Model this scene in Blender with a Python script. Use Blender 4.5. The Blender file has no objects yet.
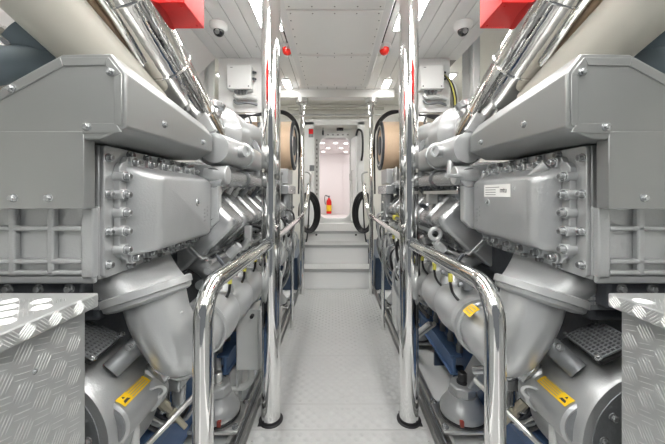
import bpy, bmesh, math, random
from mathutils import Vector, Matrix
random.seed(7)
C = bpy.context.scene.collection
PI = math.pi
F = 300.0; CX = -0.037; CZ = 1.4
def px(x, y, d): return Vector(((x-334)*d/F+CX, d, CZ-(y-194)*d/F))

# ------------------------------------------------------------------ materials
def mat(name, col, rough=.5, metal=0., noise=0., nscale=8., bump=0., bscale=60., emit=None, spec=.5, coat=0., aniso=None, stretch=None):
    m = bpy.data.materials.new(name); m.use_nodes = True
    nt = m.node_tree; b = nt.nodes['Principled BSDF']
    b.inputs['Base Color'].default_value = (*col, 1); b.inputs['Roughness'].default_value = rough
    b.inputs['Metallic'].default_value = metal; b.inputs['Specular IOR Level'].default_value = spec
    b.inputs['Coat Weight'].default_value = coat
    if emit:
        b.inputs['Emission Color'].default_value = (*emit[0], 1); b.inputs['Emission Strength'].default_value = emit[1]
    if noise or bump:
        tc = nt.nodes.new('ShaderNodeTexCoord'); mp = nt.nodes.new('ShaderNodeMapping')
        nt.links.new(tc.outputs['Object'], mp.inputs[0])
        if stretch: mp.inputs['Scale'].default_value = stretch
    if noise:
        n = nt.nodes.new('ShaderNodeTexNoise'); n.inputs['Scale'].default_value = nscale; n.inputs['Detail'].default_value = 4
        nt.links.new(mp.outputs[0], n.inputs[0])
        r = nt.nodes.new('ShaderNodeMix'); r.data_type = 'RGBA'
        r.inputs[6].default_value = (*[c*(1-noise) for c in col], 1); r.inputs[7].default_value = (*[min(1, c*(1+noise)) for c in col], 1)
        nt.links.new(n.outputs[0], r.inputs[0]); nt.links.new(r.outputs[2], b.inputs['Base Color'])
    if bump:
        n2 = nt.nodes.new('ShaderNodeTexNoise'); n2.inputs['Scale'].default_value = bscale; n2.inputs['Detail'].default_value = 3
        nt.links.new(mp.outputs[0], n2.inputs[0])
        bp = nt.nodes.new('ShaderNodeBump'); bp.inputs['Strength'].default_value = bump; bp.inputs['Distance'].default_value = .01
        nt.links.new(n2.outputs[0], bp.inputs['Height']); nt.links.new(bp.outputs[0], b.inputs['Normal'])
    return m
M = dict(
 hood=mat('hood grey paint', (.29,.298,.295), .36, .65, .04, 5, .02, 250),
 silver=mat('silver engine paint', (.42,.432,.44), .26, .7, .06, 9, .05, 180),
 cast=mat('cast silver paint', (.40,.41,.415), .34, .5, .08, 12, .12, 160),
 light=mat('pale silver paint', (.47,.482,.487), .28, .5, .05, 9, .04, 150),
 dark=mat('dark machinery and painted shade', (.06,.065,.075), .5, .3, .3, 20, .2, 60),
 mid=mat('grey machinery', (.20,.21,.22), .45, .35, .25, 20, .2, 60),
 black=mat('black rubber', (.012,.012,.014), .45),
 recess_shade=mat('painted recess shade', (.03,.03,.03), .6),  # colour carries the shade inside sockets, ceiling gap and grille
 chrome=mat('polished stainless', (.80,.80,.79), .055, 1., .03, 4, .03, 6),
 foil=mat('polished foil lagging', (.74,.73,.71), .07, 1., .06, 7, .40, 7, stretch=(1,1,1)),
 steel=mat('brushed steel', (.55,.55,.54), .3, .9, .1, 30, .05, 100),
 alu=mat('tread plate aluminium', (.46,.47,.468), .36, .6, .05, 6, .03, 200),
 bar=mat('tread bar highlight aluminium', (.60,.61,.605), .28, .6),  # lighter than the plate: bar highlights put into the colour
 flooralu=mat('floor tread plate', (.52,.525,.523), .36, .35, .05, 5, .03, 200),
 white=mat('white enamel', (.78,.785,.775), .35, 0, .02, 4),
 ceil=mat('gloss white ceiling plank', (.88,.885,.88), .18, 0, .02, 3),
 trunk=mat('trunking panel', (.84,.835,.81), .3, .0, .03, 3),
 groove=mat('groove', (.25,.25,.24), .6),
 wall=mat('cream lagging', (.80,.79,.74), .5, 0, .06, 3),
 beige=mat('beige pipe lagging', (.50,.485,.43), .35, 0, .04, 3),
 greyblue=mat('grey blue duct', (.14,.18,.21), .5, 0, .1, 8),
 red=mat('red enamel', (.66,.010,.010), .42, 0, .04, 5, spec=.3),
 redlens=mat('red lens', (.8,.03,.02), .2),
 blue=mat('blue bed paint', (.10,.175,.33), .22, .1, .15, 6),
 navy=mat('navy bed paint', (.04,.065,.11), .3, .1, .2, 6),
 yellow=mat('yellow sticker', (.85,.55,.02), .4),
 ytip=mat('yellow sleeve', (.60,.56,.10), .4),
 brass=mat('brass', (.50,.46,.36), .3, .8),
 tan=mat('tan filter mesh', (.60,.44,.30), .6, 0, .12, 90, .3, 300),
 boxg=mat('junction box grey', (.60,.61,.60), .4, 0, .02, 5),
 pink=mat('pale far room', (.80,.76,.76), .5, 0, .02, 3),
 paper=mat('label paper', (.80,.80,.78), .5),
 ink=mat('ink', (.03,.03,.04), .5),
 glass=mat('smoked dome', (.01,.01,.012), .05),
 rust=mat('dull red plastic', (.30,.05,.035), .5),
 orange=mat('orange', (.7,.25,.05), .4),
 lamp=mat('lamp diffuser', (.9,.9,.9), .4, emit=((1,.985,.955), 38)),
 spot=mat('spot lamp', (.9,.9,.9), .4, emit=((1,.97,.95), 5.5)),
 bluescreen=mat('screen', (.1,.15,.4), .2, emit=((.35,.45,1), 1.2)),
)
# ------------------------------------------------------------------ mesh builder
def frame(d):
    d = Vector(d).normalized(); a = Vector((0,0,1)) if abs(d.z) < .9 else Vector((0,1,0))
    x = a.cross(d).normalized(); return x, d.cross(x)
class MB:
    def __init__(s): s.bm = bmesh.new(); s.mi = 0
    def face(s, vs):
        try: f = s.bm.faces.new(vs); f.material_index = s.mi; return f
        except ValueError: return None
    def box(s, a, b):
        x0,x1=sorted((a[0],b[0])); y0,y1=sorted((a[1],b[1])); z0,z1=sorted((a[2],b[2]))
        return s.hexa([(x0,y0,z0),(x1,y0,z0),(x1,y1,z0),(x0,y1,z0),(x0,y0,z1),(x1,y0,z1),(x1,y1,z1),(x0,y1,z1)])
    def hexa(s, P):
        v = [s.bm.verts.new(p) for p in P]
        for q in ((0,3,2,1),(4,5,6,7),(0,1,5,4),(1,2,6,5),(2,3,7,6),(3,0,4,7)): s.face([v[i] for i in q])
        return s
    def prism(s, poly, ext):
        e = Vector(ext); a = [s.bm.verts.new(p) for p in poly]; b = [s.bm.verts.new(Vector(p)+e) for p in poly]
        n = len(a); s.face(a[::-1]); s.face(b)
        for i in range(n): s.face([a[i], a[(i+1)%n], b[(i+1)%n], b[i]])
        return s
    def loft(s, rings, cap=True, closed=True):
        R = [[s.bm.verts.new(p) for p in r] for r in rings]; n = len(R[0])
        for k in range(len(R)-1):
            for i in range(n if closed else n-1): s.face([R[k][i], R[k][(i+1)%n], R[k+1][(i+1)%n], R[k+1][i]])
        if cap: s.face(R[0][::-1]); s.face(R[-1])
        return s
    def cyl(s, p0, p1, r0, r1=None, n=20, cap=True):
        return s.tube([p0, p1], [r0, r0 if r1 is None else r1], n, cap)
    def lathe(s, p0, axis, prof, n=24, cap=True):      # prof: (distance along axis, radius)
        x, y = frame(axis); a = Vector(axis).normalized(); p0 = Vector(p0)
        return s.loft([[p0+a*t+(x*math.cos(2*PI*i/n)+y*math.sin(2*PI*i/n))*max(r,1e-4) for i in range(n)] for t, r in prof], cap)
    def tube(s, pts, r, n=14, cap=True):
        pts = [Vector(p) for p in pts]; m = len(pts)
        if not isinstance(r, (list,tuple)): r = [r]*m
        T = []
        for i in range(m):
            t = (pts[min(i+1,m-1)]-pts[max(i-1,0)]).normalized(); T.append(t)
        x, y = frame(T[0]); rings = []
        for i in range(m):
            x = (x - T[i]*x.dot(T[i])).normalized(); y = T[i].cross(x)
            rings.append([pts[i]+(x*math.cos(2*PI*k/n)+y*math.sin(2*PI*k/n))*r[i] for k in range(n)])
        return s.loft(rings, cap)
    def torus(s, c, axis, R, r, n=32, k=8, a0=0, a1=2*PI):
        x, y = frame(axis); c = Vector(c)
        m = n if a1-a0 > 2*PI-.01 else n+1
        rings = []
        for i in range(m):
            a = a0+(a1-a0)*i/n; d = x*math.cos(a)+y*math.sin(a)
            rings.append([c+d*(R+r*math.cos(2*PI*j/k))+Vector(axis).normalized()*r*math.sin(2*PI*j/k) for j in range(k)])
        if m == n: rings.append(rings[0]); 
        return s.loft(rings, cap=(m != n))
    def ball(s, c, r, sc=(1,1,1), n=16, m=10):
        c = Vector(c)
        return s.loft([[c+Vector((r*sc[0]*math.sin(PI*(j+.02)/(m+.04))*math.cos(2*PI*i/n), r*sc[1]*math.sin(PI*(j+.02)/(m+.04))*math.sin(2*PI*i/n), r*sc[2]*math.cos(PI*j/m))) for i in range(n)] for j in range(m+1)])
    def bars(s, o, u, v, w, h, cell=.042, hgt=.0011, nb=5, sg=0):
        o=Vector(o); u=Vector(u).normalized(); v=Vector(v).normalized(); nrm=u.cross(v)
        for i in range(int(w/cell)):
            for j in range(int(h/cell)):
                c = o+u*(i+.5)*cell+v*(j+.5)*cell
                d = (u+v).normalized() if (i+j)%2 else (u-v).normalized(); e = nrm.cross(d)
                H = hgt; nn = nb
                if sg and (i+j)%2: d = (u*.5*sg+v*.87).normalized(); e = nrm.cross(d)
                elif sg: d = (u*.96-v*.28*sg).normalized(); e = nrm.cross(d); H = hgt*.45; nn = 3
                for k in range(nn):
                    q = c+e*(k-(nn-1)/2)*cell*(.19 if nn == nb else .30); L = cell*(.42 if k in (0,nn-1) else .54); W = cell*.032
                    b = [q-d*L, q-d*L*.5+e*W, q+d*L*.5+e*W, q+d*L, q+d*L*.5-e*W, q-d*L*.5-e*W]
                    t = [q-d*L*.5+nrm*H, q+d*L*.5+nrm*H]
                    V = [s.bm.verts.new(p) for p in b+t]
                    for f in ((0,1,6),(1,2,7,6),(2,3,7),(3,4,7),(4,5,6,7),(5,0,6)): s.face([V[x] for x in f])
        return s
    def build(s, name, m, parent=None, bevel=0, seg=2, ang=35, smooth=True, recalc=True):
        mm = m if isinstance(m, (list,tuple)) else [m]
        if parent is not None:
            off = Vector(parent['_o']); 
        else: off = Vector((0,0,0))
        if recalc: bmesh.ops.recalc_face_normals(s.bm, faces=s.bm.faces)
        if parent is not None: bmesh.ops.translate(s.bm, verts=s.bm.verts, vec=-off)
        me = bpy.data.meshes.new(name); s.bm.to_mesh(me); s.bm.free()
        for k in mm: me.materials.append(M[k])
        if smooth:
            me.shade_smooth(); me.set_sharp_from_angle(angle=math.radians(ang))
        o = bpy.data.objects.new(name, me); C.objects.link(o)
        o['_o'] = list(off)
        if parent is not None: o.parent = parent
        if bevel:
            b = o.modifiers.new('bevel', 'BEVEL'); b.width = bevel; b.segments = seg; b.limit_method = 'ANGLE'; b.angle_limit = math.radians(35); b.harden_normals = False
        return o
def tag(o, label, cat, group=None):
    o['label'] = label; o['category'] = cat
    if group: o['group'] = group
    return o
def struct(name, mb, m, **k):
    o = mb.build(name, m, **k); o['kind'] = 'structure'; return o
def thing(name, loc, label, cat, group=None):
    o = bpy.data.objects.new(name, None); C.objects.link(o); o.location = loc; o['_o'] = list(loc); o.empty_display_size = .05
    return tag(o, label, cat, group)
def arc(c, r, a0, a1, n, ax, ay):
    c=Vector(c); ax=Vector(ax); ay=Vector(ay)
    return [c+ax*r*math.cos(a0+(a1-a0)*i/n)+ay*r*math.sin(a0+(a1-a0)*i/n) for i in range(n+1)]
def smooth_path(P, n=6):
    P = [Vector(p) for p in P]; out = []
    for i in range(len(P)-1):
        p0 = P[max(i-1,0)]; p1 = P[i]; p2 = P[i+1]; p3 = P[min(i+2,len(P)-1)]
        for k in range(n):
            t = k/n; out.append(.5*((2*p1)+(p2-p0)*t+(2*p0-5*p1+4*p2-p3)*t*t+(3*p1-p0-3*p2+p3)*t**3))
    out.append(P[-1]); return out
def rr(w, h, r, n=5):   # rounded rectangle outline centred
    P = []
    for cx, cy, a in ((w-r,h-r,0),(-w+r,h-r,PI/2),(-w+r,-h+r,PI),(w-r,-h+r,1.5*PI)):
        for i in range(n+1): P.append((cx+r*math.cos(a+i*PI/2/n), cy+r*math.sin(a+i*PI/2/n)))
    return P
def text_mesh(body, size, name, m, mw, parent):
    cu = bpy.data.curves.new('t', 'FONT'); cu.body = body; cu.size = size; cu.extrude = .0004; cu.align_x = 'CENTER'; cu.align_y = 'CENTER'
    t = bpy.data.objects.new('t', cu); C.objects.link(t)
    dg = bpy.context.evaluated_depsgraph_get(); me = bpy.data.meshes.new_from_object(t.evaluated_get(dg))
    bpy.data.objects.remove(t); me.materials.clear(); me.materials.append(M[m]); me.transform(mw)
    if parent is not None: me.transform(Matrix.Translation(-Vector(parent['_o'])))
    o = bpy.data.objects.new(name, me); C.objects.link(o); o.parent = parent; return o
# shared bolt meshes, axis +Z, base at origin
def bolt_mesh(r, h, name):
    bm = MB(); bm.lathe((0,0,0), (0,0,1), [(0,r*1.45),(h*.18,r*1.45),(h*.18,r),(h*.92,r),(h,r*.88),(h,r*.52)], 14, cap=False)
    bm.mi = 1; bm.lathe((0,0,0),(0,0,1), [(h,r*.52),(h*.5,r*.5),(h*.5,.0005)], 6, cap=True)  # socket inside coloured dark for its shade
    me_o = bm.build(name, ['silver','recess_shade'], ang=40); me = me_o.data; bpy.data.objects.remove(me_o); return me
def hex_mesh(r, h, name):
    bm = MB(); bm.lathe((0,0,0), (0,0,1), [(0,r*1.5),(h*.2,r*1.5),(h*.25,r*1.3)], 18)
    bm.lathe((0,0,0), (0,0,1), [(h*.2,r),(h*.9,r),(h,r*.8)], 6)
    me_o = bm.build(name, 'silver', ang=30); me = me_o.data; bpy.data.objects.remove(me_o); return me
B_S = bolt_mesh(.0085, .014, 'small socket bolt'); B_M = bolt_mesh(.011, .018, 'socket bolt'); H_M = hex_mesh(.0105, .014, 'hex bolt'); H_L = hex_mesh(.016, .02, 'large hex bolt')
def put(me, p, d, parent, name='bolt'):
    o = bpy.data.objects.new(name, me); C.objects.link(o)
    o.rotation_mode = 'QUATERNION'; o.rotation_quaternion = Vector((0,0,1)).rotation_difference(Vector(d))
    o.location = Vector(p)-Vector(parent['_o']); o.parent = parent; return o

# ================================================================== SETTING
ZC = 2.85
m = MB(); m.box((-2.6,-1.6,-.12), (2.6,6.4,-.03)); struct('floor', m, 'white')
seams = [-1.5,.3,1.32,1.78,2.0,2.6,3.5,4.44]
for i in range(len(seams)-1):
    a, b = seams[i]+.0015, seams[i+1]-.0015
    if i == 2: pass
    m = MB(); m.box((-.53,a,-.03), (.53,b,0)); m.mi = 1
    if b > .5:
        n = .036
        W = int(1.02/n)*n; m.bars((-W/2,a+.01,.0), (1,0,0), (0,1,0), W+.001, b-a-.02, n, .0012, 4)
    struct('floor', m, ['flooralu','bar'], recalc=False, smooth=False)
m = MB()
for y in (1.55,1.62,1.70): 
    for s in (-1,1): m.lathe((s*.50,y,.0), (0,0,1), [(0,.007),(.0025,.006)], 10)
struct('trim_1', m, 'steel')
# plank ceiling
m = MB()
w = .13; x = -1.3
while x < 1.3-.01:
    m.box((x+.003,-1.6,ZC), (min(x+w,1.3)-.003,4.3 if abs(x+.065) < 1.05 else 3.25,ZC+.03)); x += w
m.mi = 1; m.box((-1.3,-1.6,ZC+.012), (1.3,4.3,ZC+.05)); struct('ceiling', m, ['ceil','groove'])
m = MB(); m.box((-2.6,3.25,3.3), (2.6,6.5,3.35)); struct('ceiling', m, 'wall')
m = MB(); m.box((-1.35,3.25,ZC+.05), (1.35,3.3,3.3)); m.box((-1.05,4.3,ZC+.0), (1.05,4.36,3.3)); struct('trim_2', m, 'white')
for s, nm in ((-1,'left'),(1,'right')):
    m = MB(); m.box((s*2.6,-1.6,-.12), (s*2.5,6.5,3.35)); struct('wall_'+nm, m, 'wall')
    m = MB(); m.prism([(s*1.3,-1.6,ZC),(s*1.85,-1.6,2.3),(s*2.5,-1.6,2.3),(s*2.5,-1.6,ZC+.03),(s*1.3,-1.6,ZC+.03)], (0,4.8 if s<0 else 3.7,0)); struct('trim_3', m, 'white')
# far bulkhead with recess
yW = 6.4
m = MB()
m.box((-2.5,yW,-.12), (-.50,yW+.35,3.3)); m.box((.50,yW,-.12), (2.5,yW+.35,3.3)); m.box((-.5,yW,2.86), (.5,yW+.35,3.3)); m.box((-.5,yW,-.12),(.5,yW+.35,.74))
struct('wall_front', m, 'wall', bevel=.01)
m = MB(); m.box((-.66,yW-.06,.74), (-.46,yW-.001,2.93)); m.box((.46,yW-.06,.74), (.60,yW-.001,2.93)); m.box((-.66,yW-.06,2.86), (.60,yW-.001,2.98)); struct('trim_4', m, 'white', bevel=.008)
# door plate with rounded opening
dx0, dx1, dz0, dz1 = -.36, .315, .86, 2.66
cx, cz = (dx0+dx1)/2, (dz0+dz1)/2
inn = rr((dx1-dx0)/2, (dz1-dz0)/2, .16, 6)
def outer(p, w, h):
    t = min(w/abs(p[0]) if abs(p[0])>1e-6 else 1e9, h/abs(p[1]) if abs(p[1])>1e-6 else 1e9); return (p[0]*t, p[1]*t)
m = MB(); yd = yW+.30
o1 = [outer(p, .60, 1.12) for p in inn]
m.loft([[(cx+p[0],yd,cz+p[1]) for p in o1], [(cx+p[0],yd,cz+p[1]) for p in inn], [(cx+p[0],yd+.09,cz+p[1]) for p in inn], [(cx+p[0],yd+.09,cz+p[1]) for p in o1], [(cx+p[0],yd,cz+p[1]) for p in o1]], cap=False)
inn2 = rr((dx1-dx0)/2+.035, (dz1-dz0)/2+.035, .19, 6)
m.loft([[(cx+p[0],yd,cz+p[1]) for p in inn2], [(cx+p[0],yd-.03,cz+p[1]) for p in inn2], [(cx+p[0],yd-.03,cz+p[1]) for p in inn], [(cx+p[0],yd+.01,cz+p[1]) for p in inn]], cap=False)
struct('door_1', m, 'white')
m = MB()
for k in range(18):
    z = .9+k*.1; 
    for x in (dx0-.06, dx1+.06): m.box((x-.012,yd-.012,z-.02), (x+.012,yd-.001,z+.02))
for k in range(6): x = dx0+.08+k*.11; m.box((x-.02,yd-.012,dz1+.05), (x+.02,yd-.001,dz1+.075))
struct('trim_5', m, 'groove')
# far room
m = MB(); m.box((-1.3,yd+.1,.70), (1.3,9.4,.767)); struct('floor', m, 'pink')
m = MB(); m.box((-1.3,yd+.1,2.64), (1.3,9.4,2.70)); struct('ceiling', m, 'pink')
m = MB(); m.box((-1.3,9.3,.7), (1.3,9.4,2.7)); m.box((-1.4,yd+.1,.7), (-1.3,9.4,2.7)); m.box((1.3,yd+.1,.7), (1.4,9.4,2.7)); m.box((.25,9.26,.7),(.29,9.3,2.64)); struct('wall_far_room', m, 'pink')
# outboard frames and wall pipes
for s in (-1,1):
    for y in (3.35,4.3,5.3):
        m = MB(); m.box((s*1.55,y,-.1), (s*1.49,y+.05,3.3)); m.box((s*1.62,y+.05,-.1), (s*1.42,y+.065,3.3)); struct('trim_6', m, 'white', bevel=.004)
    for z, r in ((2.95,.035),(2.62,.03),(2.30,.05)):
        m = MB(); m.tube([(s*1.3,6.2,z),(s*2.4,6.2,z)], r); m.tube([(s*2.3,3.4,z+.05),(s*2.3,6.2,z+.05)], r)
        tag(m.build('wall_pipe', 'beige' if z > 2.5 else 'white'), '%s beige pipe run along the hull behind the %s engine' % ({2.95:'uppermost',2.62:'middle',2.30:'lowest, thickest'}[z], 'left' if s<0 else 'right'), 'pipe')
    m = MB()
    for z in (2.75,2.45,2.1,1.7): m.box((s*1.0,6.3,z-.03), (s*2.5,6.4,z+.03))
    struct('trim_7', m, 'white', bevel=.005)
    m = MB(); m.box((s*1.36,3.0,2.40),(s*1.42,3.06,3.3)) if s > 0 else m.box((s*1.36,3.3,2.40),(s*1.42,3.34,3.3)); struct('trim_10', m, 'white', bevel=.005)
for z, r, l in ((3.18,.03,'upper'),(3.05,.02,'thin lower')):
    m = MB(); m.tube([(-1.0,6.25,z),(1.0,6.25,z)], r)
    for x in (-.6,0,.6): m.torus((x,6.25,z), (1,0,0), r+.004, .008, 14, 6)
    tag(m.build('overhead_pipe', 'steel' if r < .03 else 'beige'), l+' pipe running crosswise above the far doorway', 'pipe')
# transverse beam over the steps
m = MB(); m.box((-.80,4.14,2.735), (.80,4.28,2.85)); struct('trim_8', m, 'white', bevel=.006)
# hanging panels
for s in (-1,1):
    m = MB(); m.box((s*(1.27 if s<0 else 1.20),3.20,2.27), (s*.66,3.24,2.85))
    o = struct('trim_9', m, 'white', bevel=.004)
# ================================================================== OVERHEAD
t = thing('access_trunking', (-.03,2.0,2.7), 'long riveted overhead access trunk with white side frames above the aisle', 'ceiling trunk')
m = MB(); m.box((-.44,-1.5,2.72), (.38,3.70,2.85)); m.build('frame', 'white', t, bevel=.006)
for k, (a, b) in enumerate(((-1.4,.9),(.91,2.11),(2.13,2.80),(2.82,3.60))):
    m = MB(); m.box((-.376,a,2.700), (.315,b,2.7195)); m.build('panel', 'trunk', t, bevel=.002)
    m = MB()
    for x in [-.35+.159*i*1 for i in range(5)]:
        for y in (a+.03, b-.03): m.lathe((x,y,2.70), (0,0,-1), [(0,.006),(.003,.004)], 8)
    y = a+.12
    while y < b-.1:
        for x in (-.36,.30): m.lathe((x,y,2.70), (0,0,-1), [(0,.006),(.003,.004)], 8)
        y += .115
    m.build('rivet_rows', 'groove', t)['kind']='stuff'
for s in (-1,1):
    m = MB(); x = -.03+s*.445; m.box((x-.012,1.2,2.835), (x+.012,3.05,2.849)); m.mi=1; m.box((x-.02,2.85,2.80), (x+.02,3.05,2.849))
    tag(m.build('slot_shade_strip', ['recess_shade','steel']), 'dark strip painted as the shade of a track slot on the %s side of the riveted trunk' % ('left' if s<0 else 'right'), 'track')  # thin dark strip stands in for the shade of a gap
strips = [(-1.3,-.1),(.1,1.3),(1.42,2.65)]
for s in (-1,1):
    sd = 'left' if s < 0 else 'right'
    for k, (a, b) in enumerate(strips):
        t = thing('ceiling_light', (s*.575,(a+b)/2,2.84), ['rearmost of the long white light panels on the %s','middle long white light panel on the %s','long glowing light panel in the ceiling by the %s pillar top'][k] % sd, 'light', None)
        m = MB()
        m.box((s*.475,a,2.835),(s*.485,b,2.85)); m.box((s*.665,a,2.835),(s*.675,b,2.85)); m.box((s*.475,a,2.835),(s*.675,a+.012,2.85)); m.box((s*.475,b-.012,2.835),(s*.675,b,2.85)); m.build('frame', 'white', t)
        m = MB(); m.box((s*.485,a+.01,2.838),(s*.665,b-.01,2.849)); m.build('diffuser', 'lamp', t)
    t = thing('ceiling_light', (s*.66,3.95,2.84), 'short slim light at the far end of the ceiling, %s of the cross beam' % sd, 'light')
    m = MB(); m.box((s*.60,3.78,2.838),(s*.70,4.08,2.85)); m.build('frame','white',t)
    m = MB(); m.box((s*.61,3.79,2.832),(s*.69,4.07,2.8378)); m.build('diffuser','lamp',t)
    # unseen tube lamps added above the engines for fill and uplight
    for a, b in ((-1.2,-.1),(.05,1.15)):
        t = thing('fill_batten', (s*1.25,(a+b)/2,2.84), ('rear' if a<-1 else 'front')+' of the added fill tubes, out of view, over the %s engine' % sd, 'lamp')
        m = MB(); m.box((s*1.22,a,2.815),(s*1.28,b,2.849)); m.build('housing','white',t)
        m = MB(); m.cyl((s*1.25,a+.02,2.77),(s*1.25,b-.02,2.77),.025,.025,12); m.build('tube','lamp',t)
        for q in (a+.02,b-.02):
            m = MB(); m.box((s*1.235,q-.01,2.745),(s*1.265,q+.01,2.815)); m.build('end_holder','white',t)
    # panel added to spill light under the raised far ceiling
    t = thing('ceiling_light', (s*1.9,5.0,3.28), 'added fill panel high over the far end of the %s engine' % sd, 'light')
    m = MB(); m.box((s*.9,4.7,3.28),(s*1.9,5.0,3.299)); m.build('frame','white',t)
    m = MB(); m.box((s*.92,4.72,3.27),(s*1.88,4.98,3.2798)); m.build('diffuser','lamp',t)
    # alarm dome
    p = (s*.475-.02, 2.93, 2.85)
    t = thing('alarm_dome', p, 'red domed alarm on the ceiling beside the %s dark slot' % sd, 'alarm', 'red ceiling domes')
    m = MB(); m.lathe(p, (0,0,-1), [(0,.066),(.022,.066),(.03,.05)], 24); m.build('base','white',t)
    m = MB(); m.lathe((p[0],p[1],p[2]-.03), (0,0,-1), [(0,.046),(.03,.045),(.05,.036),(.06,.02),(.063,.001)], 24); m.build('lens','redlens',t)
    # camera dome
    p = Vector((-1.02,2.56,2.85)) if s < 0 else Vector((1.06,2.55,2.85))
    t = thing('security_camera', p, 'white dome security camera with black eye, %s' % ('left ceiling above the junction box' if s<0 else 'right ceiling partly behind the red box'), 'camera')
    m = MB(); m.lathe(p, (0,0,-1), [(0,.075),(.03,.075),(.045,.066),(.06,.052)], 28); m.build('housing','white',t)
    m = MB(); m.ball(p-Vector((0,0,.062)), .045); m.build('eye','glass',t)
    m = MB(); m.lathe(p-Vector((0,.03,.075)), (0,-.7,-.7), [(0,.02),(.024,.018)], 12); m.build('lens','steel',t)
    # small pull knobs in ceiling
    for q in (2.15, 2.95):
        m = MB(); m.lathe((s*.80,q,2.85),(0,0,-1),[(0,.008),(.006,.006)],10); tag(m.build('ceiling_stud','steel'), '%s steel stud in the %s ceiling planks' % ('nearer' if q<2.5 else 'farther', sd), 'stud')
    # red box
    t = thing('fire_damper_box', (s*.74,1.3,2.3), 'bright red box hanging above the %s engine%s' % (sd, ', white label on its front' if s<0 else ''), 'box')
    m = MB(); m.box((s*.637,1.20,2.165),(s*.90,1.39,2.42)); m.build('body','red',t,bevel=.004)
    m = MB(); m.box((s*.68,1.24,2.42),(s*.86,1.35,2.85)); m.build('hanger','white',t)
    m = MB()
    for q in ((s*.66,1.225),(s*.66,1.365)): m.lathe((q[0],q[1],2.165),(0,0,-1),[(0,.006),(.003,.004)],8)
    m.build('screw','red',t)
    if s < 0:
        m = MB(); m.box((-.87,1.1985,2.185),(-.67,1.1995,2.215)); lb = m.build('label','paper',t)
        m = MB()
        for k in range(3):
            x = -.86
            while x < -.69:
                l = random.uniform(.006,.02); m.box((x,1.1975,2.1895+k*.008),(x+l,1.1984,2.1925+k*.008)); x += l+.005
        m.build('print','ink',lb)
    # junction box on hanging panel
    x0, x1 = (-1.14,-.895) if s < 0 else (.86,1.10)
    t = thing('junction_box', ((x0+x1)/2,3.17,2.6), 'white square junction box on the hanging panel, upper %s' % sd, 'junction box')
    m = MB(); m.box((x0,3.12,2.49),(x1,3.199,2.735)); m.build('body','white',t,bevel=.004)
    m = MB(); m.box((x0-.002,3.10,2.488),(x1+.002,3.119,2.737)); m.build('lid','white',t,bevel=.005)
    for q in (x0+.025,x1-.025): put(H_M,(q,3.10,2.515),(0,-1,0),t,'screw').scale=(.5,.5,.5)
    m = MB(); m.box((x0+.03,3.099,2.705),(x0+.055,3.0995,2.712)); m.build('mark','groove',t)
    for k in range(4):
        m = MB(); m.lathe((x0+.07+k*.035,3.16,2.49),(0,0,-1),[(0,.016),(.02,.016),(.02,.011),(.04,.010)],10); m.build('gland','mid',t)
    for k in range(2):
        m = MB(); m.lathe((x1 if s<0 else x1,3.16,2.68-k*.07),(1,0,0),[(0,.016),(.02,.016),(.02,.011),(.04,.010)],10); m.build('gland','dark',t)
    # plumbing lump below the box
    for k, (rad, zz) in enumerate(((.028,2.42),(.02,2.36))):
        m = MB(); m.tube(smooth_path([(x0+.05,3.17,zz+.03),(x0+.09,3.15,zz-.01),(x0+.2,3.15,zz),(x1+.05,3.17,zz-.02)],5), rad*.7); 
        tag(m.build('cable_bundle','mid' if k else 'boxg'), '%s sagging grey cable loom under the upper %s junction box' % ('thin lower' if k else 'thick', sd), 'cable')
# yellow/black cables right
for k, (mt, dx) in enumerate((('black',0),('ytip',.012),('black',.03),('boxg',.045))):
    m = MB(); m.tube(smooth_path([(1.11,3.16,2.67),(1.17+dx,3.13,2.55),(1.20+dx,3.10,2.36),(1.16+dx,3.05,2.2),(1.05,3.0,2.10+.02*k)],6), .008, 8)
    tag(m.build('cable',mt), ['innermost black','yellow','outer black','outermost grey'][k]+' cable curving down from the upper right junction box', 'cable')
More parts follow.
